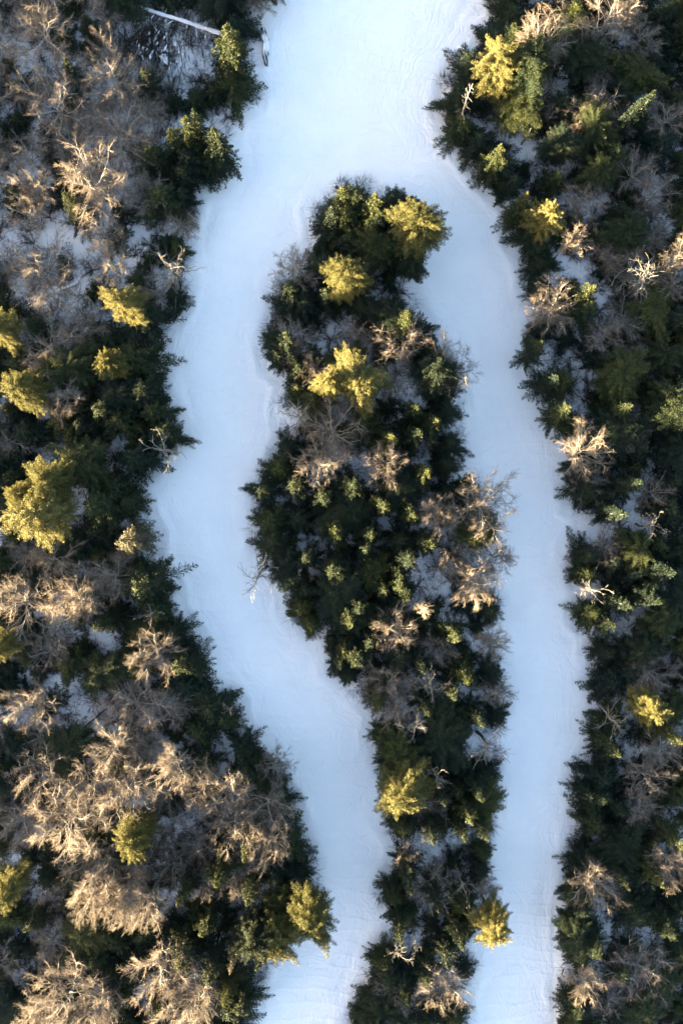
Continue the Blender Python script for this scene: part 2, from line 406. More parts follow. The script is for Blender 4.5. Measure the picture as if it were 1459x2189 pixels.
def bare_mesh(seed, style):
    """returns trunk buffer, list of limb buffers, twig buffer, height, radius"""
    r = np.random.default_rng(seed)
    H0, R0 = 13.0, 3.6
    tb = Buf()
    fork = r.uniform(0.30, 0.42) * H0
    n = 6; zz = np.linspace(-0.35, fork + 2.2, n); bend = r.normal(0, 0.08, (n, 2)).cumsum(0); bend[0] = 0
    tpts = np.column_stack([bend, zz])
    tube(tb, tpts, np.linspace(0.21, 0.09, n), 8)
    limbs = []; S0, S1, SW, ST = [], [], [], []
    nlimb = int(r.integers(14, 19))
    for i in range(nlimb):
        lb = Buf()
        t = r.uniform(0.5, 1.0) if i > 1 else 1.0
        o = np.array([np.interp(t, np.linspace(0, 1, n), tpts[:, j]) for j in range(3)])
        az = i * 2.39996 + r.normal(0, 0.3)
        reach = R0 * 0.22 if i == 0 else R0 * (0.30 + 0.65 * math.sqrt(r.random()))
        rise = (H0 - o[2]) * r.uniform(0.66, 0.92) * (1 - 0.42 * (reach / R0) ** 2)
        m = 8; s = np.linspace(0, 1, m)
        wob = r.normal(0, 0.10, (m, 3)).cumsum(0) * np.array([1, 1, 0.5]); wob[0] = 0
        pts = np.column_stack([o[0] + math.cos(az) * reach * s ** 0.9, o[1] + math.sin(az) * reach * s ** 0.9, o[2] + rise * s]) + wob
        r0 = r.uniform(0.045, 0.08)
        tube(lb, pts, r0 * (1 - 0.85 * s), 6)
        nb = int(r.integers(9, 13))
        for b in range(nb):
            u = min(0.20 + 0.80 * (b + r.random()) / nb, 0.985)
            bo = np.array([np.interp(u, s, pts[:, j]) for j in range(3)])
            q0 = int(u * (m - 1)); tan = pts[min(q0 + 1, m - 1)] - pts[q0]; tan /= np.linalg.norm(tan)
            rd = r.normal(0, 1, 3); rd /= np.linalg.norm(rd)
            out = np.array([math.cos(az), math.sin(az), 0.2])
            d = tan * 0.70 + rd * 0.85 + out * 0.25; d /= np.linalg.norm(d)
            bl = r.uniform(0.9, 1.8) * (1.2 - 0.5 * u)
            bp = [bo]
            for q in range(3):
                d = d + r.normal(0, 0.12, 3) + np.array([0, 0, 0.08]); d /= np.linalg.norm(d); bp.append(bp[-1] + d * bl / 3)
            bp = np.array(bp)
            tube(lb, bp, np.array([0.024, 0.019, 0.013, 0.007]) * r.uniform(0.8, 1.15), 4)
            k = int(r.integers(9, 13))
            v = np.minimum(0.15 + 0.85 * (np.arange(k) + r.random(k)) / k, 0.99)
            to = np.column_stack([np.interp(v, np.linspace(0, 1, 4), bp[:, j]) for j in range(3)])
            td = d * 0.95 + r.normal(0, 0.46, (k, 3)) + np.array([0, 0, 0.12]); td /= np.linalg.norm(td, axis=1, keepdims=True)
            tl = r.uniform(0.35, 0.8, k)
            S0.append(to); S1.append(to + td * tl[:, None]); SW.append(np.full(k, 0.0095)); ST.append(r.random(k))
            mm = 7
            idx = np.repeat(np.arange(k), mm); f = np.minimum(0.10 + 0.90 * r.random(k * mm), 0.98)
            p0 = to[idx] + td[idx] * (tl[idx] * f)[:, None]
            d2 = td[idx] * 1.0 + r.normal(0, 0.40, (k * mm, 3)); d2 /= np.linalg.norm(d2, axis=1, keepdims=True)
            S0.append(p0); S1.append(p0 + d2 * r.uniform(0.18, 0.48, (k * mm, 1))); SW.append(np.full(k * mm, 0.0058)); ST.append(r.random(k * mm))
        limbs.append(lb)
    cb = Buf(); spikes(cb, np.vstack(S0), np.vstack(S1), np.concatenate(SW), np.concatenate(ST))
    return tb, limbs, cb, H0, R0

def dead_mesh(seed, style):
    r = np.random.default_rng(seed)
    H0, R0 = 12.0, 3.0
    tb = Buf(); n = 8; zz = np.linspace(0, 1, n)
    top = H0 if style == 'pole' else H0 * r.uniform(0.62, 0.75)
    bend = r.normal(0, 0.10, (n, 2)).cumsum(0); bend[0] = 0
    tpts = np.column_stack([bend, zz * top - 0.35 * (1 - zz)])
    tube(tb, tpts, np.linspace(0.22, 0.05 if style == 'pole' else 0.09, n), 8)
    brs = []
    nb = 16 if style == 'pole' else 20 if style == 'wheel' else int(r.integers(8, 13))
    for i in range(nb):
        b = Buf()
        t = (0.35 + 0.62 * i / nb) if style == 'pole' else r.uniform(0.62, 1.0)
        o = np.array([np.interp(t, zz, tpts[:, j]) for j in range(3)])
        az = i * 2.39996 + r.normal(0, 0.35)
        L = (R0 * 0.55 * (1.15 - t) + 0.35) * r.uniform(0.6, 1.2) if style == 'pole' else R0 * r.uniform(0.75, 1.2)
        rise = 0.15 if style == 'pole' else r.uniform(0.35, 1.1)
        def crooked(o, d, L, m, r0, jit, depth):
            pts = [o]; dirs = []
            for q in range(m):
                d = d + r.normal(0, jit, 3); d /= np.linalg.norm(d); dirs.append(d); pts.append(pts[-1] + d * L / m)
            pts = np.array(pts)
            tube(b, pts, np.linspace(r0, r0 * 0.35, m + 1), 5 if depth else 6)
            if depth < 2:
                for q in range(int(r.integers(4, 7)) if depth == 0 else int(r.integers(2, 5))):
                    u = int(r.integers(1, m))
                    dd = dirs[u] * 0.7 + r.normal(0, 0.55, 3); dd /= np.linalg.norm(dd)
                    crooked(pts[u], dd, L * r.uniform(0.25, 0.5), 4, r0 * 0.55, jit, depth + 1)
        d = np.array([math.cos(az), math.sin(az), rise]); d /= np.linalg.norm(d)
        if style == 'pole':
            crooked(o, d, L, 4, 0.04, 0.12, 1)
        else:
            crooked(o, d, L * 1.15 * r.uniform(0.6, 1.1), 7, 0.05, 0.22, 0)
        brs.append(b)
    return tb, brs, None, H0, R0

def shrub_mesh(seed, style):
    r = np.random.default_rng(seed); tb = Buf(); cb = Buf(); limbs = []
    S0, S1, SW, ST = [], [], [], []
    tube(tb, [(0, 0, -0.2), (0.02, 0.03, 0.35)], [0.06, 0.05], 6)
    for i in range(9):
        az = i * 2.39996 + r.normal(0, 0.3); d = np.array([math.cos(az) * 0.8, math.sin(az) * 0.8, r.uniform(0.6, 1.3)]); d /= np.linalg.norm(d)
        pts = [np.array([0, 0, 0.25])]
        for q in range(4): d = d + r.normal(0, 0.15, 3); d /= np.linalg.norm(d); pts.append(pts[-1] + d * r.uniform(0.3, 0.5))
        pts = np.array(pts); lb = Buf(); tube(lb, pts, np.linspace(0.03, 0.01, 5), 4); limbs.append(lb)
        k = 70; u = r.random(k) ** 0.7; p0 = np.column_stack([np.interp(u, np.linspace(0, 1, 5), pts[:, j]) for j in range(3)])
        td = d + r.normal(0, 0.6, (k, 3)); td /= np.linalg.norm(td, axis=1, keepdims=True)
        S0.append(p0); S1.append(p0 + td * r.uniform(0.2, 0.75, (k, 1))); SW.append(np.full(k, 0.011)); ST.append(r.random(k))
    spikes(cb, np.vstack(S0), np.vstack(S1), np.concatenate(SW), np.concatenate(ST))
    return tb, limbs, cb, 2.2, 1.5

def make_kind(gen, specs, trunk_mat, limb_mat, leaf_mat, limb_name):
    out = []
    for seed, style in specs:
        if gen is conifer_mesh:
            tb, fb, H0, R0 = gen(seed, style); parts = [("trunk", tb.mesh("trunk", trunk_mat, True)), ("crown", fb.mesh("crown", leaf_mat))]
        else:
            tb, lbs, cb, H0, R0 = gen(seed, style)
            parts = [("trunk", tb.mesh("trunk", trunk_mat, True))] + [(limb_name, l.mesh(limb_name, limb_mat, True)) for l in lbs]
            if cb is not None: parts.append(("crown", cb.mesh("crown", leaf_mat)))
        out.append((parts, H0, R0))
    return out

KINDS = {
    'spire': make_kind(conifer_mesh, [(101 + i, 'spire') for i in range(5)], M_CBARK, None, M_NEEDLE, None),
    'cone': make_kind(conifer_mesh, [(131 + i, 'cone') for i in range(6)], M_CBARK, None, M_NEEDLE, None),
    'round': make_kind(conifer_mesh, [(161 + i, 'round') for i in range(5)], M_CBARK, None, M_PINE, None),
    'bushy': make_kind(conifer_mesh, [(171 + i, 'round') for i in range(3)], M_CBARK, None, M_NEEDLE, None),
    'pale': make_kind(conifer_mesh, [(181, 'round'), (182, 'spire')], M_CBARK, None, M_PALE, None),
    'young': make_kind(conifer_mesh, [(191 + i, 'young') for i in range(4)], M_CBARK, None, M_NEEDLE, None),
    'shrub': make_kind(shrub_mesh, [(401 + i, '') for i in range(5)], M_BRUSH, M_BRUSH, M_BRUSH, 'branch'),
    'bare': make_kind(bare_mesh, [(201 + i, '') for i in range(9)], M_BARK, M_BARK, M_TWIG, 'limb'),
    'dead': make_kind(dead_mesh, [(301 + i, 'crooked') for i in range(7)], M_DEAD, M_DEAD, None, 'branch'),
    'wheel': make_kind(dead_mesh, [(331, 'wheel')], M_DEAD, M_DEAD, None, 'branch'),
    'pole': make_kind(dead_mesh, [(321 + i, 'pole') for i in range(2)], M_DEAD, M_DEAD, None, 'branch'),
}

# ------------------------------------------------------------------ where the trees stand
# kind, picture x, picture y, crown width (pixels), light: L crown in the sun, T tip in the sun, D in shade; optional own label
T = []
def add(kind, light, *spots):
    for s in spots: T.append(dict(k=kind, l=light, x=s[0], y=s[1], w=s[2], label=s[3] if len(s) > 3 else None))

# --- bare hardwoods
add('bare', 'T', (100, 70, 150), (120, 225, 150), (80, 590, 150))
add('bare', 'L', (60, 1290, 130), (150, 1285, 100), (185, 1285, 85), (65, 1505, 110), (250, 1600, 100), (85, 1655, 115), (275, 1680, 130), (185, 1680, 110), (380, 1635, 95), (150, 1755, 145),
    (430, 1690, 95), (490, 1690, 130), (570, 1725, 110), (500, 1760, 115), (210, 1850, 115), (190, 1930, 75), (250, 1930, 80), (310, 1940, 110), (160, 2110, 155, 'widest orange-brown bare tree with twigs swept over golden-tipped conifers'), (90, 2170, 90), (350, 2080, 140), (420, 2140, 140), (220, 2160, 120),
    (680, 985, 100, "pinkish bare tree with a full round crown amid the island conifers"), (1020, 1075, 140, "large pale pink bare tree reaching from the island over the narrower trail"), (1155, 90, 115, "tan bare tree beside the sunlit conifer near the trail mouth"), (1300, 40, 135, 'widest tan bare tree at the far side of the trailside conifers'), (1185, 660, 125, "sunlit bare tree with forked trunk at the edge of the narrower trail"), (1245, 960, 125, "golden bare tree with thick lit trunk leaning in from the narrower trail"), (1265, 1885, 110, "orange lit bare tree with long grey trunk beside the narrower trail"), (1215, 515, 65), (900, 1305, 38))
add('bare', 'T', (225, 95, 70), (250, 170, 110), (250, 290, 150), (60, 190, 85), (60, 330, 95), (200, 390, 140), (60, 460, 90), (215, 490, 90), (240, 570, 95), (110, 735, 150), (330, 1400, 110), (280, 1510, 140), (860, 730, 110), (950, 790, 110), (830, 990, 90), (850, 1345, 100), (935, 1100, 90), (1010, 1245, 95), (120, 1200, 100), (1250, 2100, 90), (950, 2100, 105))
add('bare', 'D', (1150, 210, 100), (1270, 120, 85), (1280, 180, 75), (1250, 430, 100), (1350, 570, 130), (1400, 500, 90), (630, 580, 100), (620, 730, 90), (755, 720, 90), (830, 1460, 110), (840, 1505, 90), (935, 1390, 85), (1050, 1370, 75), (1060, 1480, 70), (870, 1830, 70), (840, 2130, 90), (960, 1210, 70), (1215, 290, 90), (1320, 260, 80), (1300, 540, 80), (1290, 720, 90), (1350, 770, 80), (1250, 1035, 80), (1290, 1170, 80), (1380, 1660, 100), (1370, 1730, 90), (1370, 2060, 140, 'widest grey bare tree among dark conifers by the narrower trail'), (1300, 2135, 80), (1400, 410, 90), (1330, 680, 90), (1440, 610, 80), (590, 1640, 80), (420, 1810, 95), (510, 1865, 110), (560, 1880, 75), (110, 1920, 90), (110, 2010, 90), (370, 1850, 85), (340, 1790, 95), (60, 1180, 80), (1060, 1190, 90))
# --- dead trees
add('dead', 'L', (1040, 1605, 85, "sunlit bleached dead tree with crooked limbs over the narrower trail's edge"), (115, 1330, 85, "pale dead tree with long fanned limbs among orange bare trees"), (1270, 1258, 70, "sunlit dead tree above the round dark conifer by the narrower trail"))
add('dead', 'T', (345, 958, 85, "bleached dead tree with few bent limbs jutting over the winding trail"), (560, 1218, 80, "dead tree leaning from the island out over the winding trail's snow"), (640, 890, 80, "grey dead tree with one long bent limb on the island's shoulder"), (925, 1475, 75, "grey dead tree with forked limbs in the middle of the island's narrow end"), (890, 1548, 75, "grey dead tree with drooping limbs above the largest golden pine"), (1320, 1530, 70, "dead tree with a long forked limb beside the yellow green conifer"), (1390, 600, 90), (160, 640, 90), (925, 1660, 48, "small dead tree beside the largest golden pine on the island"))
add('dead', 'D', (705, 1250, 28), (905, 1780, 36), (850, 2040, 45), (885, 2015, 30), (985, 1890, 45), (1400, 1120, 60), (740, 965, 28), (60, 1545, 40), (20, 1820, 50), (180, 1215, 70), (315, 1315, 42), (490, 1515, 32))
add('wheel', 'L', (365, 575, 104, "grey dead tree with a dense wheel of crooked limbs by the winding trail"))
add('pole', 'L', (995, 225, 60, "straight dead trunk with short stub branches beside the bright conifer"))
add('pole', 'D', (1122, 292, 45, "broken grey dead trunk with stubs standing over open forest snow"))
# --- conifers in the sun
add('round', 'L', (897, 500, 112, "broad golden pine at the head of the wooded island"), (850, 1675, 112, "largest dense golden pine on the island's edge by the winding trail"), (100, 1100, 125, "broad golden pine with the widest lit crown beside two smaller ones"), (768, 822, 110, "golden pine in the upper middle of the island"), (745, 600, 88, "golden pine just below the head of the island"), (665, 1945, 105, "golden pine leaning out over the lower winding trail"), (600, 1985, 80, "golden pine under the one that overhangs the lower winding trail"), (1060, 172, 88, "bright yellow green conifer beside the straight dead trunk"), (1155, 485, 68, "round lit conifer at the edge of the narrower trail's upper bend"), (1046, 1962, 80, "golden pine hanging over the lower narrower trail"), (280, 662, 75, "golden conifer under the grey dead tree with the wheel of limbs"), (1365, 1510, 75, "yellow green conifer beside the dead tree with the long forked limb"), (25, 1880, 85), (245, 780, 55), (15, 1385, 70))
add('pale', 'L', (285, 1152, 92, "pale pinkish conifer with faded needles standing at the winding trail's edge"))
add('round', 'L', (125, 1030, 90), (65, 838, 85), (10, 720, 75), (295, 1770, 82, "golden conifer surrounded by orange bare trees"), (700, 822, 60), (60, 1060, 60))  # conifers given the paler pine needles, sunlight put into their colour
add('cone', 'T', (410, 290, 70))
add('cone', 'L', (165, 450, 60), (490, 2095, 60), (485, 110, 90, "tall conifer with lit side at the end of the snowy log"))
add('pale', 'T', (510, 2020, 50, "slender conifer with pale tip among dark conifers by the winding trail"))
add('spire', 'T', (175, 30, 50), (140, 130, 45), (300, 145, 55), (10, 400, 60), (410, 245, 60), (365, 280, 70), (455, 280, 80), (5, 870, 55), (205, 870, 65), (165, 905, 50), (10, 1015, 50), (190, 1080, 100), (10, 1140, 55), (290, 1265, 90), (200, 1345, 55), (190, 1460, 65), (375, 1425, 65), (95, 1815, 50), (60, 1990, 55), (65, 2130, 50), (520, 1840, 45), (385, 1940, 50), (525, 1935, 60), (430, 2000, 68), (565, 2070, 65),
    (690, 440, 70), (730, 390, 65), (810, 410, 65), (805, 460, 60), (720, 560, 65), (780, 560, 60), (690, 625, 55), (615, 605, 60), (870, 660, 68), (595, 715, 58), (885, 870, 50), (925, 895, 60), (890, 920, 65), (830, 930, 45), (905, 1010, 55), (757, 1042, 68), (625, 1033, 60), (683, 1060, 62), (830, 1080, 55), (888, 1103, 58), (717, 1140, 60), (797, 1142, 62), (785, 1182, 52), (925, 1165, 60), (873, 1198, 58), (660, 1205, 60), (708, 1215, 65), (822, 1265, 45), (860, 1252, 45), (870, 1280, 45),
    (766, 1308, 48), (743, 1333, 55), (793, 1376, 48), (732, 1395, 58), (718, 1430, 55), (982, 1366, 58), (906, 1434, 45), (1003, 1460, 58), (977, 1495, 45), (915, 1523, 45), (1029, 1552, 50), (1060, 1715, 58), (1005, 1765, 58), (945, 1722, 52), (930, 1812, 58), (1000, 1800, 50), (1050, 1787, 48), (880, 1895, 58), (940, 1950, 60), (855, 2010, 58), (1005, 2030, 50), (910, 2110, 55), (870, 2150, 50), (955, 2065, 45),
    (1075, 310, 58), (1125, 415, 52), (1160, 735, 62), (1190, 800, 58), (1215, 875, 58), (1400, 190, 58), (1370, 215, 48), (1275, 615, 58), (1370, 1035, 58), (1345, 1095, 55), (1350, 865, 55), (1440, 1220, 60), (1340, 1300, 58), (1410, 1285, 60), (1310, 1345, 50), (1325, 1605, 55), (1455, 1810, 60), (1425, 1895, 62), (1335, 1905, 50), (1285, 2045, 55), (1240, 2175, 58), (1455, 1585, 55))
# --- conifers in the shade along the trail edges
add('cone', 'D', (540, 60, 95), (430, -25, 90), (510, 190, 105), (400, 350, 100), (460, 345, 90), (330, 340, 80), (350, 430, 110), (410, 385, 70), (400, 530, 60), (385, 640, 60), (335, 690, 110), (310, 770, 110), (340, 830, 100), (375, 925, 80), (330, 880, 80), (260, 900, 90), (130, 900, 85), (60, 920, 90), (310, 1000, 90), (250, 1040, 90), (215, 1190, 65), (330, 1215, 105), (355, 1300, 85), (150, 1420, 90), (60, 1400, 80), (400, 1465, 110), (435, 1415, 80), (465, 1500, 110), (490, 1535, 80), (430, 1560, 75), (530, 1585, 65), (60, 1700, 90), (30, 1600, 90), (640, 1800, 100), (610, 1710, 75), (655, 1865, 85), (550, 2130, 90), (310, 1985, 80), (20, 1960, 90),
    (760, 410, 95), (740, 470, 110), (695, 490, 75), (600, 645, 85), (650, 655, 90), (770, 655, 80), (575, 725, 65), (590, 775, 65), (640, 795, 80), (960, 880, 85), (975, 950, 65), (955, 1000, 70), (555, 1050, 78), (565, 1115, 88), (600, 1000, 80), (585, 1160, 80), (640, 1110, 80), (640, 1260, 80), (630, 1315, 70), (660, 1335, 60), (1055, 1300, 65), (1060, 1440, 75), (1070, 1530, 62), (1045, 1655, 75), (830, 1785, 75), (825, 1900, 70), (800, 2040, 60), (770, 2110, 75), (760, 2165, 70), (990, 2160, 70), (1035, 1860, 60), (735, 1455, 55), (800, 1565, 55),
    (1085, 30, 100), (1030, 70, 95), (985, 140, 95), (960, 215, 85), (965, 280, 80), (1015, 305, 100), (1050, 370, 95), (1110, 505, 95), (1095, 460, 60), (1135, 570, 60), (1140, 705, 60), (1170, 830, 70), (1230, 1050, 80), (1250, 1320, 78, "round dark conifer standing out into the narrower trail"), (1228, 1190, 75), (1240, 1235, 70), (1285, 1390, 60), (1285, 1460, 85), (1290, 1540, 80), (1262, 1650, 95), (1255, 1750, 80), (1230, 1840, 75), (1225, 1940, 75), (1225, 2040, 75), (1220, 2150, 75))

# open snow inside the woods, kept free (picture x, y, radius)
GAPS = [(290, 22, 34), (335, 35, 34), (380, 48, 34), (425, 62, 34), (392, 150, 45), (355, 95, 55), (300, 70, 55), (170, 520, 45), (120, 500, 45), (40, 620, 38), (110, 620, 35), (135, 1450, 42), (200, 1540, 50), (480, 1590, 32), (400, 1770, 30), (1125, 325, 36), (1410, 470, 36), (1245, 805, 36), (1235, 575, 32), (1390, 1745, 34), (1430, 1390, 30), (700, 705, 26), (785, 985, 22), (880, 1230, 24), (1260, 1130, 40), (1210, 170, 28), (235, 1350, 22), (300, 500, 40), (570, 90, 40), (1405, 385, 26), (950, 1250, 30), (760, 1650, 10), (230, 960, 18), (130, 965, 16), (60, 2080, 26), (140, 2000, 20), (1300, 1990, 30)]
BAREZ = [(130, 320, 230, 360, 0.95), (150, 1280, 230, 120, 0.6), (180, 1560, 240, 140, 0.7), (330, 1750, 300, 170, 0.8), (230, 2050, 240, 160, 0.6), (880, 750, 130, 90, 0.6), (950, 1250, 120, 120, 0.5), (900, 1430, 150, 110, 0.6), (1020, 1130, 70, 150, 0.6), (1220, 120, 120, 150, 0.3), (1330, 560, 140, 220, 0.35), (1370, 1680, 90, 100, 0.4), (1330, 2080, 110, 110, 0.3)]
def bare_p(x, y):
    p = 0.10
    for cx, cy, rx, ry, q in BAREZ:
        if ((x - cx) / rx) ** 2 + ((y - cy) / ry) ** 2 < 1: p = max(p, q)
    return p

rnd = random.Random(5)
occ = [(t['x'], t['y'], t['w'] / 2, t['k']) for t in T]
def clash(x, y, rr, k, tight):
    for ox, oy, orr, ok in occ:
        f = tight * ((0.75 if k != 'young' else 0.35) if (k == 'bare') != (ok == 'bare') else 1.0)
        if (x - ox) ** 2 + (y - oy) ** 2 < (f * (rr + orr)) ** 2: return True
    return False
def in_gap(x, y, rr):
    return any((x - a) ** 2 + (y - b) ** 2 < (0.8 * c + 0.6 * rr) ** 2 for a, b, c in GAPS)
# a row of conifers just inside each outline
for pi, poly in enumerate(POLYS):
    n = len(poly)
    for i in range(n):
        x0, y0 = poly[i]; x1, y1 = poly[(i + 1) % n]
        L = math.hypot(x1 - x0, y1 - y0); m = max(1, int(L / 9))
        for k in range(m):
            x = x0 + (x1 - x0) * k / m; y = y0 + (y1 - y0) * k / m
            if not (-30 < x < 1490 and -30 < y < 2220): continue
            w = rnd.uniform(56, 92); rr = w / 2
            nx, ny = -(y1 - y0) / L, (x1 - x0) / L
            best = None
            for sg in (-1, 1):
                X_, Y_ = x + sg * nx * rr * 0.85, y + sg * ny * rr * 0.85
                d = float(look(FIELD[pi], X_, Y_))
                if d > rr * 0.72: best = (X_, Y_)
            if best and not clash(best[0], best[1], rr, 'cone', 0.60) and not in_gap(best[0], best[1], rr * 0.5):
                T.append(dict(k=rnd.choice(['cone', 'spire', 'bushy']) if rnd.random() < 0.9 else 'bare', l='D', x=best[0], y=best[1], w=w, label=None))
                occ.append((best[0], best[1], rr, 'cone'))
# the rest of the woods
cnt = 0
nfill = nbare = 0
for it in range(9000):
    x = rnd.uniform(-45, 1505); y = rnd.uniform(-45, 2235)
    kb = rnd.random() < bare_p(x, y)
    w = rnd.uniform(75, 125) if kb else rnd.uniform(66, 112)
    rr = w / 2
    d = float(forest_d(x, y))
    if d < rr * 0.8 or in_gap(x, y, rr): continue
    if clash(x, y, rr, 'bare' if kb else 'cone', 0.62 if kb else 0.54): continue
    k = 'bare' if kb else rnd.choice(['cone', 'cone', 'spire', 'spire', 'bushy', 'bushy'])
    lt = 'T' if rnd.random() < (0.15 if kb else 0.10) else 'D'
    if k == 'bare':
        nbare += 1
        if nbare > 60: continue
    else:
        nfill += 1
        if nfill > 190: continue
    T.append(dict(k=k, l=lt, x=x, y=y, w=w, label=None)); occ.append((x, y, rr, k))
nyoung = 0
for it in range(14000):
    x = rnd.uniform(-30, 1490); y = rnd.uniform(-30, 2220); w = rnd.uniform(38, 64); rr = w / 2
    if nyoung >= 295: continue
    if bare_p(x, y) > 0.9 and rnd.random() < 0.6: continue
    if float(forest_d(x, y)) < rr * 0.9 or in_gap(x, y, rr) or clash(x, y, rr, 'young', 0.58): continue
    nyoung += 1
    T.append(dict(k='young', l='D', x=x, y=y, w=w, label=None)); occ.append((x, y, rr, 'cone'))

nshrub = 0
for it in range(9000):
    x = rnd.uniform(-20, 1480); y = rnd.uniform(-20, 2210); w = rnd.uniform(38, 66); rr = w / 2
    if nshrub >= 280: break
    if float(forest_d(x, y)) < rr * 1.1 or clash(x, y, rr, 'young', 0.56): continue
    if in_gap(x, y, -10) and rnd.random() < 0.7: continue
    nshrub += 1
    T.append(dict(k='shrub', l='D', x=x, y=y, w=w, label=None)); occ.append((x, y, rr, 'shrub'))
GRADS = [np.gradient(f, CELL) for f in FIELD]
for t in T:
    if t['l'] == 'L' or t['k'] in ('dead', 'pole', 'bare', 'wheel'): continue
    i = int(np.argmax([float(look(f, t['x'], t['y'])) for f in FIELD]))
    need = t['w'] / 2 * {'young': 1.25, 'round': 1.0, 'bushy': 1.15}.get(t['k'], 1.22)
    for _ in range(8):
        d = float(look(FIELD[i], t['x'], t['y']))
        if d >= need: break
        g1, g0 = float(look(GRADS[i][0], t['x'], t['y'])), float(look(GRADS[i][1], t['x'], t['y']))
        gn = math.hypot(g0, g1) + 1e-6; st = min(5.0, need - d); t['x'] += g0 / gn * st; t['y'] += g1 / gn * st
# heights: sunlit crowns rise above what shades them, the others stay below it
for t in T:
    if t['k'] == 'spire' and t['l'] == 'T': t['w'] = max(t['w'] * 1.15, 62)
    t['h'] = {'L': 14.5, 'T': 12.5, 'D': 10.0}[t['l']]
    x, y = P(t['x'], t['y'], t['h'] * (0.95 if (t['l'] == 'T' and t['k'] == 'spire') else 0.55))
    t['s'] = -(x * SUN_AZ_DIR[0] + y * SUN_AZ_DIR[1]); t['c'] = x * -SUN_AZ_DIR[1] + y * SUN_AZ_DIR[0]
    t['gx'] = x; t['gy'] = y
T.sort(key=lambda t: t['s'])
done = []
for t in T:
    zg = base_z(t['gx'])
    r = t['w'] / 2 / 14 * 0.93
    ceil = SHADE_RIDGE_H - (t['gx'] - SHADE_RIDGE_X) * TAN_E
    for q in done:
        if abs(q['c'] - t['c']) < 0.75 * q['r'] and t['s'] - q['s'] > 0.5:
            ceil = max(ceil, q['top'] - (0.12 if q['k'] in ('bare', 'dead', 'pole', 'wheel') else 0.06) * q['h'] - (t['s'] - q['s']) * TAN_E - (3.0 if q['k'] in ('bare', 'dead', 'pole', 'wheel') else 0))
    c = ceil - zg
    if t['l'] == 'D': h = min(rnd.uniform(6.5, 9.5), c - (0.2 if t['k'] != 'bare' else 1.2))
    elif t['l'] == 'T': h = c + (rnd.uniform(3.0, 5.0) if t['k'] != 'bare' else rnd.uniform(2.8, 5.5) if t['x'] < 420 else rnd.uniform(0.5, 2.5))
    else: h = c + (rnd.uniform(8.0, 10.5) if t['k'] != 'bare' else rnd.uniform(6.0, 8.5))
    small = t['w'] < 40
    t['h'] = float(np.clip(h, 4.8 if not small else 4.0, 16.5))
    if t['k'] == 'shrub': t['h'] = rnd.uniform(1.6, 2.8)
    if t['k'] == 'young': t['h'] = rnd.uniform(3.0, 5.2)
    if t['k'] in ('dead', 'pole', 'wheel'): t['h'] = float(np.clip(c + ({'L': 6.0, 'T': 3.5, 'D': 1.6}[t['l']] + (2.0 if t['k'] == 'wheel' else 0)), 6, 19))
    t['r'] = r; t['top'] = zg + t['h']
    done.append(t)
if __name__ == "__main__":
    import collections
    print("TREES", len(T), collections.Counter(t['k'] for t in T))

# ------------------------------------------------------------------ words for the trees
def region(x, y):
    i = int(np.argmax([float(look(f, x, y)) for f in FIELD]))
    return i
REG = ["the forest along the winding trail", "the island between the trails", "the forest along the narrower trail"]
EDGE = ["at the edge of the winding trail", "on the rim of the island between the trails", "at the edge of the narrower trail"]
FORM = {'shrub': 'leafless shrub', 'bushy': 'bushy conifer', 'young': 'young conifer', 'spire': 'pointed conifer', 'cone': 'broad conifer', 'round': 'rounded pine', 'pale': 'faded conifer', 'bare': 'bare tree', 'dead': 'dead tree', 'pole': 'dead trunk'}
MARKS = [(680, 985, "the round pinkish bare tree"), (1020, 1075, "the big pink bare tree"), (1155, 90, "the tan trailside bare tree"), (1185, 660, "the fork-trunked bare tree"), (1245, 960, "the golden bare tree"), (1265, 1885, "the orange long-trunked bare tree"),
    (1040, 1605, "the sunlit crooked snag"), (115, 1330, "the fan-limbed dead tree"), (365, 575, "the wheel-limbed dead tree"), (345, 958, "the bent-limbed dead tree"), (560, 1218, "the leaning dead tree"), (640, 890, "the long-limbed island snag"), (925, 1475, "the forked grey snag"), (890, 1548, "the drooping grey snag"), (1320, 1530, "the fork-limbed dead tree"), (995, 225, "the straight dead trunk"), (1122, 292, "the broken dead trunk"),
    (900, 500, "the golden island-head pine"), (850, 1675, "the largest golden pine"), (100, 1100, "the widest golden pine"), (768, 822, "the mid-island golden pine"), (665, 1945, "the golden overhanging pine"), (1060, 172, "the bright yellow-green conifer"), (1155, 485, "the round lit conifer"), (1050, 1962, "the narrower trail's overhanging pine"), (285, 1152, "the faded pinkish conifer"), (295, 1770, "the lone golden conifer"), (370, 48, "the long snowy log"), (1250, 1320, "the round dark trailside conifer"), (566, 95, "the snowy rock ledge"),
    (125, 622, "the short snowy log"), (225, 325, "the small boulder"), (1343, 712, "the small forest boulder"), (160, 2110, "the widest orange bare tree"), (1370, 2060, "the widest grey bare tree"), (1300, 40, "the widest tan bare tree"), (190, 1548, "the thin dark log")]
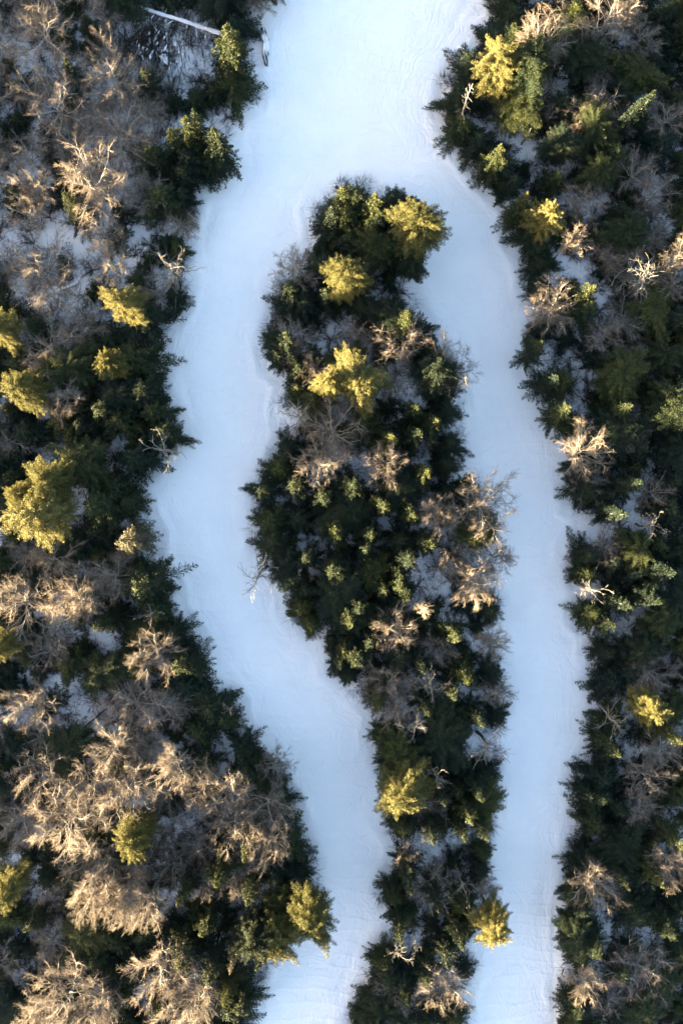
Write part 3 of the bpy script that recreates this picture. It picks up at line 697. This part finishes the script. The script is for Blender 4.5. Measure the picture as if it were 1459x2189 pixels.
def words(t):
    if t['label']: return t['label']
    i = region(t['x'], t['y']); d = float(look(FIELD[i], t['x'], t['y']))
    if t['k'] == 'bare': lim = (78, 90, 104, 118)
    elif t['k'] in ('young', 'shrub'): lim = (42, 48, 54, 60)
    else: lim = (56, 66, 76, 90)
    size = ['tiny', 'small', 'medium-sized', 'large', 'very large'][sum(t['w'] > q for q in lim)]
    if t['k'] == 'shrub': col = 'dark brown'
    elif t['k'] == 'bare': col = {'L': 'sunlit tan', 'T': 'half-lit brown', 'D': 'grey-brown'}[t['l']]
    elif t['k'] in ('dead', 'pole', 'wheel'): col = {'L': 'sunlit', 'T': 'pale', 'D': 'grey'}[t['l']]
    else: col = {'L': 'golden', 'T': 'golden-tipped', 'D': 'dark green'}[t['l']]
    ms = sorted((math.hypot(t['x'] - a, t['y'] - b), a, b, n_) for a, b, n_ in MARKS)
    edge = ['on the winding trail\'s edge', 'on the island\'s rim', 'on the narrower trail\'s edge'][i]
    d0, a0, b0, n0 = ms[0]
    if d < 0.85 * t['w'] and d0 < 170: rel = f"{edge} near {n0}"
    elif d0 < 85: rel = f"right beside {n0}"
    else:
        rel = None
        for d1, a1, b1, n1 in ms[1:5]:
            c_ = ((a0 - t['x']) * (a1 - t['x']) + (b0 - t['y']) * (b1 - t['y'])) / (d0 * d1 + 1e-6)
            if c_ < -0.3: rel = f"between {n0} and {n1}"; break
        if rel is None:
            rel = f"away from the trails near {n0}" if d > 90 else f"near {n0}, {['by the winding trail', 'on the island', 'by the narrower trail'][i]}"
    w_ = f"{size} {col} {FORM[t['k']]} {rel}"
    if len(w_.split()) > 16: w_ = f"{size} {col} {FORM[t['k']]} {'close to' if d0 < 120 else 'some way from'} {n0}"
    return w_
CAT = {'wheel': ('dead_tree', 'dead tree'), 'shrub': ('leafless_shrub', 'shrub'), 'bushy': ('bushy_conifer', 'bushy conifer'), 'young': ('young_conifer', 'young conifer'), 'spire': ('conifer_tree', 'conifer'), 'cone': ('conifer_tree', 'conifer'), 'round': ('pine_tree', 'pine'), 'pale': ('conifer_tree', 'conifer'), 'bare': ('bare_tree', 'bare tree'), 'dead': ('dead_tree', 'dead tree'), 'pole': ('dead_tree', 'dead tree')}

def plant(t):
    kinds = KINDS[t['k']]
    parts, H0, R0 = kinds[rnd.randrange(len(kinds))]
    h = t['h']
    frac = 0.95 if (t['l'] == 'T' and t['k'] == 'spire') else (0.62 if t['k'] in ('bare', 'dead', 'wheel') else 0.5)
    x, y = P(t['x'], t['y'], h * frac)
    t['gx'], t['gy'] = x, y
    r = t['w'] / 2 / 14.0 * (1 - h * 0.6 / CAM_H)
    name, cat = CAT[t['k']]
    root = bpy.data.objects.new(name, None); C.objects.link(root)
    root.empty_display_size = 0.5
    root.location = (x, y, gz(x, y) - 0.05)
    sxy = r / R0 * {'dead': 1.3, 'wheel': 1.25, 'pole': 1.3, 'bare': 1.12, 'bushy': 1.2}.get(t['k'], 1.0)
    root.scale = (sxy * rnd.uniform(0.92, 1.08), sxy * rnd.uniform(0.92, 1.08), h / H0)
    root.rotation_euler = (rnd.gauss(0, 0.02), rnd.gauss(0, 0.02), rnd.uniform(0, 6.283))
    root["label"] = words(t); root["category"] = cat
    root["group"] = {'conifer': 'conifers of the ski slope woods', 'shrub': 'leafless shrubs of the ski slope woods', 'bushy conifer': 'bushy conifers of the ski slope woods', 'young conifer': 'young conifers of the ski slope woods', 'pine': 'pines of the ski slope woods', 'bare tree': 'bare trees of the ski slope woods', 'dead tree': 'dead trees of the ski slope woods'}[cat]
    for pn, me in parts:
        obj(pn, me, root)
for t in T: plant(t)

# ------------------------------------------------------------------ brush on the forest floor, fallen wood, rock
def on_ground(px, py, h=0.0):
    x, y = P(px, py, 0.0); return np.array([x, y, gz(x, y) + h])

def brush(name, spots, seed, label, snow=None):
    r = np.random.default_rng(seed); b = Buf(); lv = Buf()
    P0, P1, W, TT = [], [], [], []
    for x, y, z, size in spots:
        n = int(26 * size)
        a = r.uniform(0, 2 * math.pi, n); rr = np.sqrt(r.random(n)) * 0.45 * size
        p = np.column_stack([x + np.cos(a) * rr, y + np.sin(a) * rr, np.full(n, z - 0.05)])
        d = np.column_stack([np.cos(a) * r.uniform(0.1, 1.1, n), np.sin(a) * r.uniform(0.1, 1.1, n), r.uniform(0.25, 1.0, n)]) + r.normal(0, 0.3, (n, 3))
        d[:, 2] = np.abs(d[:, 2])
        P0.append(p); P1.append(p + d * r.uniform(0.4, 1.3, (n, 1)) * size); W.append(r.uniform(0.014, 0.036, n)); TT.append(r.random(n))
    spikes(b, np.vstack(P0), np.vstack(P1), np.concatenate(W), np.concatenate(TT))
    o = obj(name, b.mesh(name, M_BRUSH)); o["kind"] = "stuff"; o["label"] = label; o["category"] = "undergrowth"
    return o
spots = []
r_ = random.Random(77)
for it in range(11000):
    px = r_.uniform(-20, 1480); py = r_.uniform(-20, 2210)
    if float(forest_d(px, py)) < 16: continue
    if in_gap(px, py, 0) and r_.random() < 0.82: continue
    x, y = P(px, py); spots.append((x, y, None, r_.uniform(0.8, 1.8)))
for it in range(110):
    px = r_.gauss(322, 40); py = r_.gauss(95, 36)
    if float(forest_d(px, py)) < 16: continue
    x, y = P(px, py); spots.append((x, y, None, r_.uniform(0.8, 1.7)))
xy = np.array([(s_[0], s_[1]) for s_ in spots]); zz_ = ground_z(xy[:, 0], xy[:, 1])[0]
brush("undergrowth", [(x, y, z, s_[3]) for (x, y), z, s_ in zip(xy, zz_, spots)], 5, "dark leafless brush and twigs poking through the forest snow")

r = np.random.default_rng(61); b_ = Buf(); P0, P1 = [], []
for i in range(620):
    px, py = r.normal(325, 52), r.normal(100, 55)
    if float(forest_d(px, py)) < 20 or py < 8: continue
    p = on_ground(px, py, r.uniform(0.05, 0.7)); a = r.normal(-1.55, 0.28); L_ = r.uniform(1.0, 3.6)
    P0.append(p); P1.append(p + np.array([math.cos(a) * L_, math.sin(a) * L_, r.normal(0, 0.25)]))
spikes(b_, P0, P1, r.uniform(0.02, 0.06, len(P0)), r.random(len(P0)))
o = obj("fallen_branches", b_.mesh("fallen_branches", M_BRUSH)); o["kind"] = "stuff"; o["label"] = "tangle of dark fallen branches around the long snowy log"; o["category"] = "branches"

def fallen_log(p0, p1, rad, label, cap, nbr, seed, mat=M_CBARK, lift=0.0):
    r = np.random.default_rng(seed)
    a = on_ground(*p0); c = on_ground(*p1)
    root = bpy.data.objects.new("fallen_log", None); C.objects.link(root); root.location = (a + c) / 2
    root["label"] = label; root["category"] = "log"; root["group"] = "fallen logs in the woods"
    n = 14; s = np.linspace(0, 1, n)[:, None]; pts = a + (c - a) * s - (a + c) / 2
    gzs = ground_z((a + (c - a) * s)[:, 0], (a + (c - a) * s)[:, 1])[0] - (a[2] + c[2]) / 2
    pts[:, 2] = np.maximum(np.linspace(gzs[0], gzs[-1], n), gzs) * 0.7 + 0.3 * gzs.max() + rad * 0.9 + lift + r.normal(0, 0.02, n)
    radii = np.linspace(rad * 0.45, rad, n)
    b = Buf(); tube(b, pts, radii, 9); obj("trunk", b.mesh("trunk", mat, True), root)
    dirv = (c - a); dirv[2] = 0; dirv /= np.linalg.norm(dirv); sd_ = np.array([-dirv[1], dirv[0], 0])
    if cap:
        cb = Buf(); m = 60; sv = np.linspace(0, 1, m); V = []
        for i, u in enumerate(sv):
            c0 = np.array([np.interp(u, s[:, 0], pts[:, j]) for j in range(3)]); rr = np.interp(u, s[:, 0], radii)
            w = rr * (1.0 + 0.35 * vnoise(np.array([u * 30.0]), np.array([0.0]), 1.0, seed)[0]) + 0.03; hgt = 0.10 + 0.10 * (vnoise(np.array([u * 22.0]), np.array([5.0]), 1.0, seed + 1)[0] + 0.5)
            for q in range(7):
                th = math.pi * q / 6
                V.append(c0 + sd_ * (math.cos(th) * w) + np.array([0, 0, rr * 0.55 + math.sin(th) * (rr * 0.5 + hgt)]))
        F = []
        for i in range(m - 1):
            for q in range(6):
                k = i * 7 + q; F += [(k, k + 7, k + 8), (k, k + 8, k + 1)]
        cb.add(V, F); obj("snow_cap", cb.mesh("snow_cap", M_SNOWCAP, True), root)
    for i in range(nbr):
        u = r.uniform(0.05, 0.9); c0 = np.array([np.interp(u, s[:, 0], pts[:, j]) for j in range(3)])
        sg = -1 if r.random() < 0.75 else 1
        d = sd_ * sg * (1 if sd_[1] > 0 else -1) + dirv * r.normal(0, 0.3) + np.array([0, 0, r.uniform(-0.1, 0.25)])
        q = [c0]; L = r.uniform(0.8, 2.4)
        for k in range(4): d = d + r.normal(0, 0.15, 3); d /= np.linalg.norm(d); q.append(q[-1] + d * L / 4)
        bb = Buf(); tube(bb, np.array(q), np.array([0.05, 0.04, 0.032, 0.024, 0.012]), 5); br = obj("branch", bb.mesh("branch", mat, True), root)
        if cap and r.random() < 0.6:
            q = np.array(q); q[:, 2] += 0.05
            sb = Buf(); tube(sb, q[1:4], np.array([0.03, 0.085, 0.05]), 6); obj("snow", sb.mesh("snow", M_SNOWCAP, True), br)
    return root
fallen_log((240, 4), (480, 82), 0.34, "long fallen log buried under a ridge of snow in the brushy clearing", True, 22, 3, lift=0.9)
fallen_log((80, 640), (170, 606), 0.20, "short snowy fallen log beside a big bare tree in open forest snow", True, 5, 4)
fallen_log((120, 1605), (255, 1492), 0.16, "thin dark fallen log without snow lying across open forest snow", False, 6, 6)
fallen_log((165, 640), (196, 664), 0.13, "shortest snow-dusted fallen log under a grey dead tree", True, 2, 8)

def boulder(px, py, lx, ly, lz, rot, label, seed):
    r = np.random.default_rng(seed)
    root = bpy.data.objects.new("boulder", None); C.objects.link(root); g = on_ground(px, py); root.location = g; root.rotation_euler = (0, 0, rot)
    root["label"] = label; root["category"] = "boulder"; root["group"] = "boulders beside the trail"
    for nm, mat, k in (("rock", M_ROCK, 0), ("snow_cap", M_SNOWCAP, 1)):
        nu, nv = 28, 14; V = []
        for i in range(nv + 1):
            ph = (math.pi * i / nv) if k == 0 else (math.pi * 0.55 * i / nv)
            for j in range(nu):
                th = 2 * math.pi * j / nu
                dx, dy, dz = math.sin(ph) * math.cos(th), math.sin(ph) * math.sin(th), math.cos(ph)
                nzv = 1 + 0.9 * vnoise(np.array([dx * 2 + dz]), np.array([dy * 2 - dz + seed]), 0.6, 40 + k)[0]
                f = 1.0 if k == 0 else 0.9
                V.append((dx * lx * nzv * f, dy * ly * nzv * f, dz * lz * nzv + (0.12 + 0.1 * nzv if k else 0)))
        F = []
        for i in range(nv):
            for j in range(nu):
                a_, b_ = i * nu + j, i * nu + (j + 1) % nu; F += [(a_, b_ + nu, b_), (a_, a_ + nu, b_ + nu)]
        bb = Buf(); bb.add(V, F); obj(nm, bb.mesh(nm, mat, True), root)
boulder(566, 95, 0.55, 2.6, 0.8, 0.08, "long snow-capped rock ledge at the mouth of the winding trail", 2)
boulder(352, 128, 0.7, 0.9, 0.6, 0.5, "low snow-capped boulder in the clearing under the snowy log", 4)
boulder(225, 325, 0.6, 0.5, 0.5, 0.9, "small snow-capped boulder among bare trees", 6)
boulder(1343, 712, 0.6, 0.5, 0.5, 0.3, "small snow-capped boulder in the forest along the narrower trail", 7)

# lumps of snow lying on the brush by the log
r = np.random.default_rng(9); sb = Buf()
t_ = np.arange(6) * math.pi / 3
for i in range(150):
    px, py = (r.normal(335, 36), r.normal(100, 32)) if i < 80 else (r.uniform(270, 330), r.uniform(480, 545))
    if i >= 80 and r.random() < 0.5: px, py = r.uniform(1400, 1459), r.uniform(520, 570)
    p = on_ground(px, py, r.uniform(0.25, 0.7)); a = r.uniform(0.06, 0.22); b_ = a * r.uniform(1, 3.2); an = r.normal(1.5, 0.4)
    ring = np.column_stack([np.cos(t_) * b_, np.sin(t_) * a]); R_ = np.array([[math.cos(an), -math.sin(an)], [math.sin(an), math.cos(an)]]); ring = ring @ R_.T * r.uniform(0.7, 1.2, (6, 1))
    V = np.vstack([np.column_stack([ring + p[:2], np.full(6, p[2] - 0.08)]), np.column_stack([ring * 0.6 + p[:2], np.full(6, p[2] + 0.02)]), [p + np.array([0, 0, 0.06])]])
    F = []
    for j in range(6):
        k = (j + 1) % 6; F += [(j, k, k + 6), (j, k + 6, j + 6), (j + 6, k + 6, 12)]
    sb.add(V, F)
o = obj("snow_clumps", sb.mesh("snow_clumps", M_SNOWCAP, True)); o["kind"] = "stuff"; o["label"] = "small clumps of snow caught on brush below the snowy log"; o["category"] = "snow"

# ------------------------------------------------------------------ the woods go on outside the picture
r = np.random.default_rng(21); fb = Buf(); tb = Buf()
def rough_conifer(x, y, z, h, rad):
    tube(tb, [(x, y, z - 0.3), (x, y, z + h * 0.9)], [0.18, 0.03], 5)
    n = 420; t = r.random(n) ** 1.3; a = r.uniform(0, 2 * math.pi, n); d = rad * (1 - t) ** 0.8 * np.sqrt(r.uniform(0.25, 1.0, n))
    c = np.column_stack([x + np.cos(a) * d, y + np.sin(a) * d, z + h * (0.1 + 0.9 * t) - d * 0.25])
    D = np.column_stack([np.cos(a), np.sin(a), np.full(n, -0.3)]) + r.normal(0, 0.3, (n, 3)); S = np.cross(D, np.array([0, 0, 1.0]) + r.normal(0, 0.4, (n, 3))); S /= np.linalg.norm(S, axis=1, keepdims=True)
    V = np.stack([c - D * 0.25, c + S * 0.2, c + D * 0.32, c - S * 0.2], 1).reshape(-1, 3); k = np.arange(n)[:, None] * 4
    fb.add(V, np.concatenate([k + [[0, 1, 2]], k + [[0, 2, 3]]]), np.repeat(r.random(n), 4))
cnt = 0; pos = []
while cnt < 340:
    px, py = r.uniform(-400, 1860), r.uniform(-400, 2590)
    if -35 < px < 1495 and -35 < py < 2225: continue
    if float(forest_d(px, py)) < 40 or any((px - a) ** 2 + (py - b) ** 2 < 44 ** 2 for a, b in pos): 
        cnt += 0.05; continue
    pos.append((px, py)); cnt += 1
    x, y = P(px, py); rough_conifer(x, y, gz(x, y), r.uniform(7, 11) + (3 if py < 0 else 0), r.uniform(2.2, 3.2))
o = obj("forest", fb.mesh("forest", M_NEEDLE)); o["kind"] = "stuff"; o["label"] = "dark conifer forest continuing beyond the photographed woods"; o["category"] = "forest"
tr_ = obj("trunks", tb.mesh("trunks", M_CBARK, True), o); tr_["kind"] = "stuff"
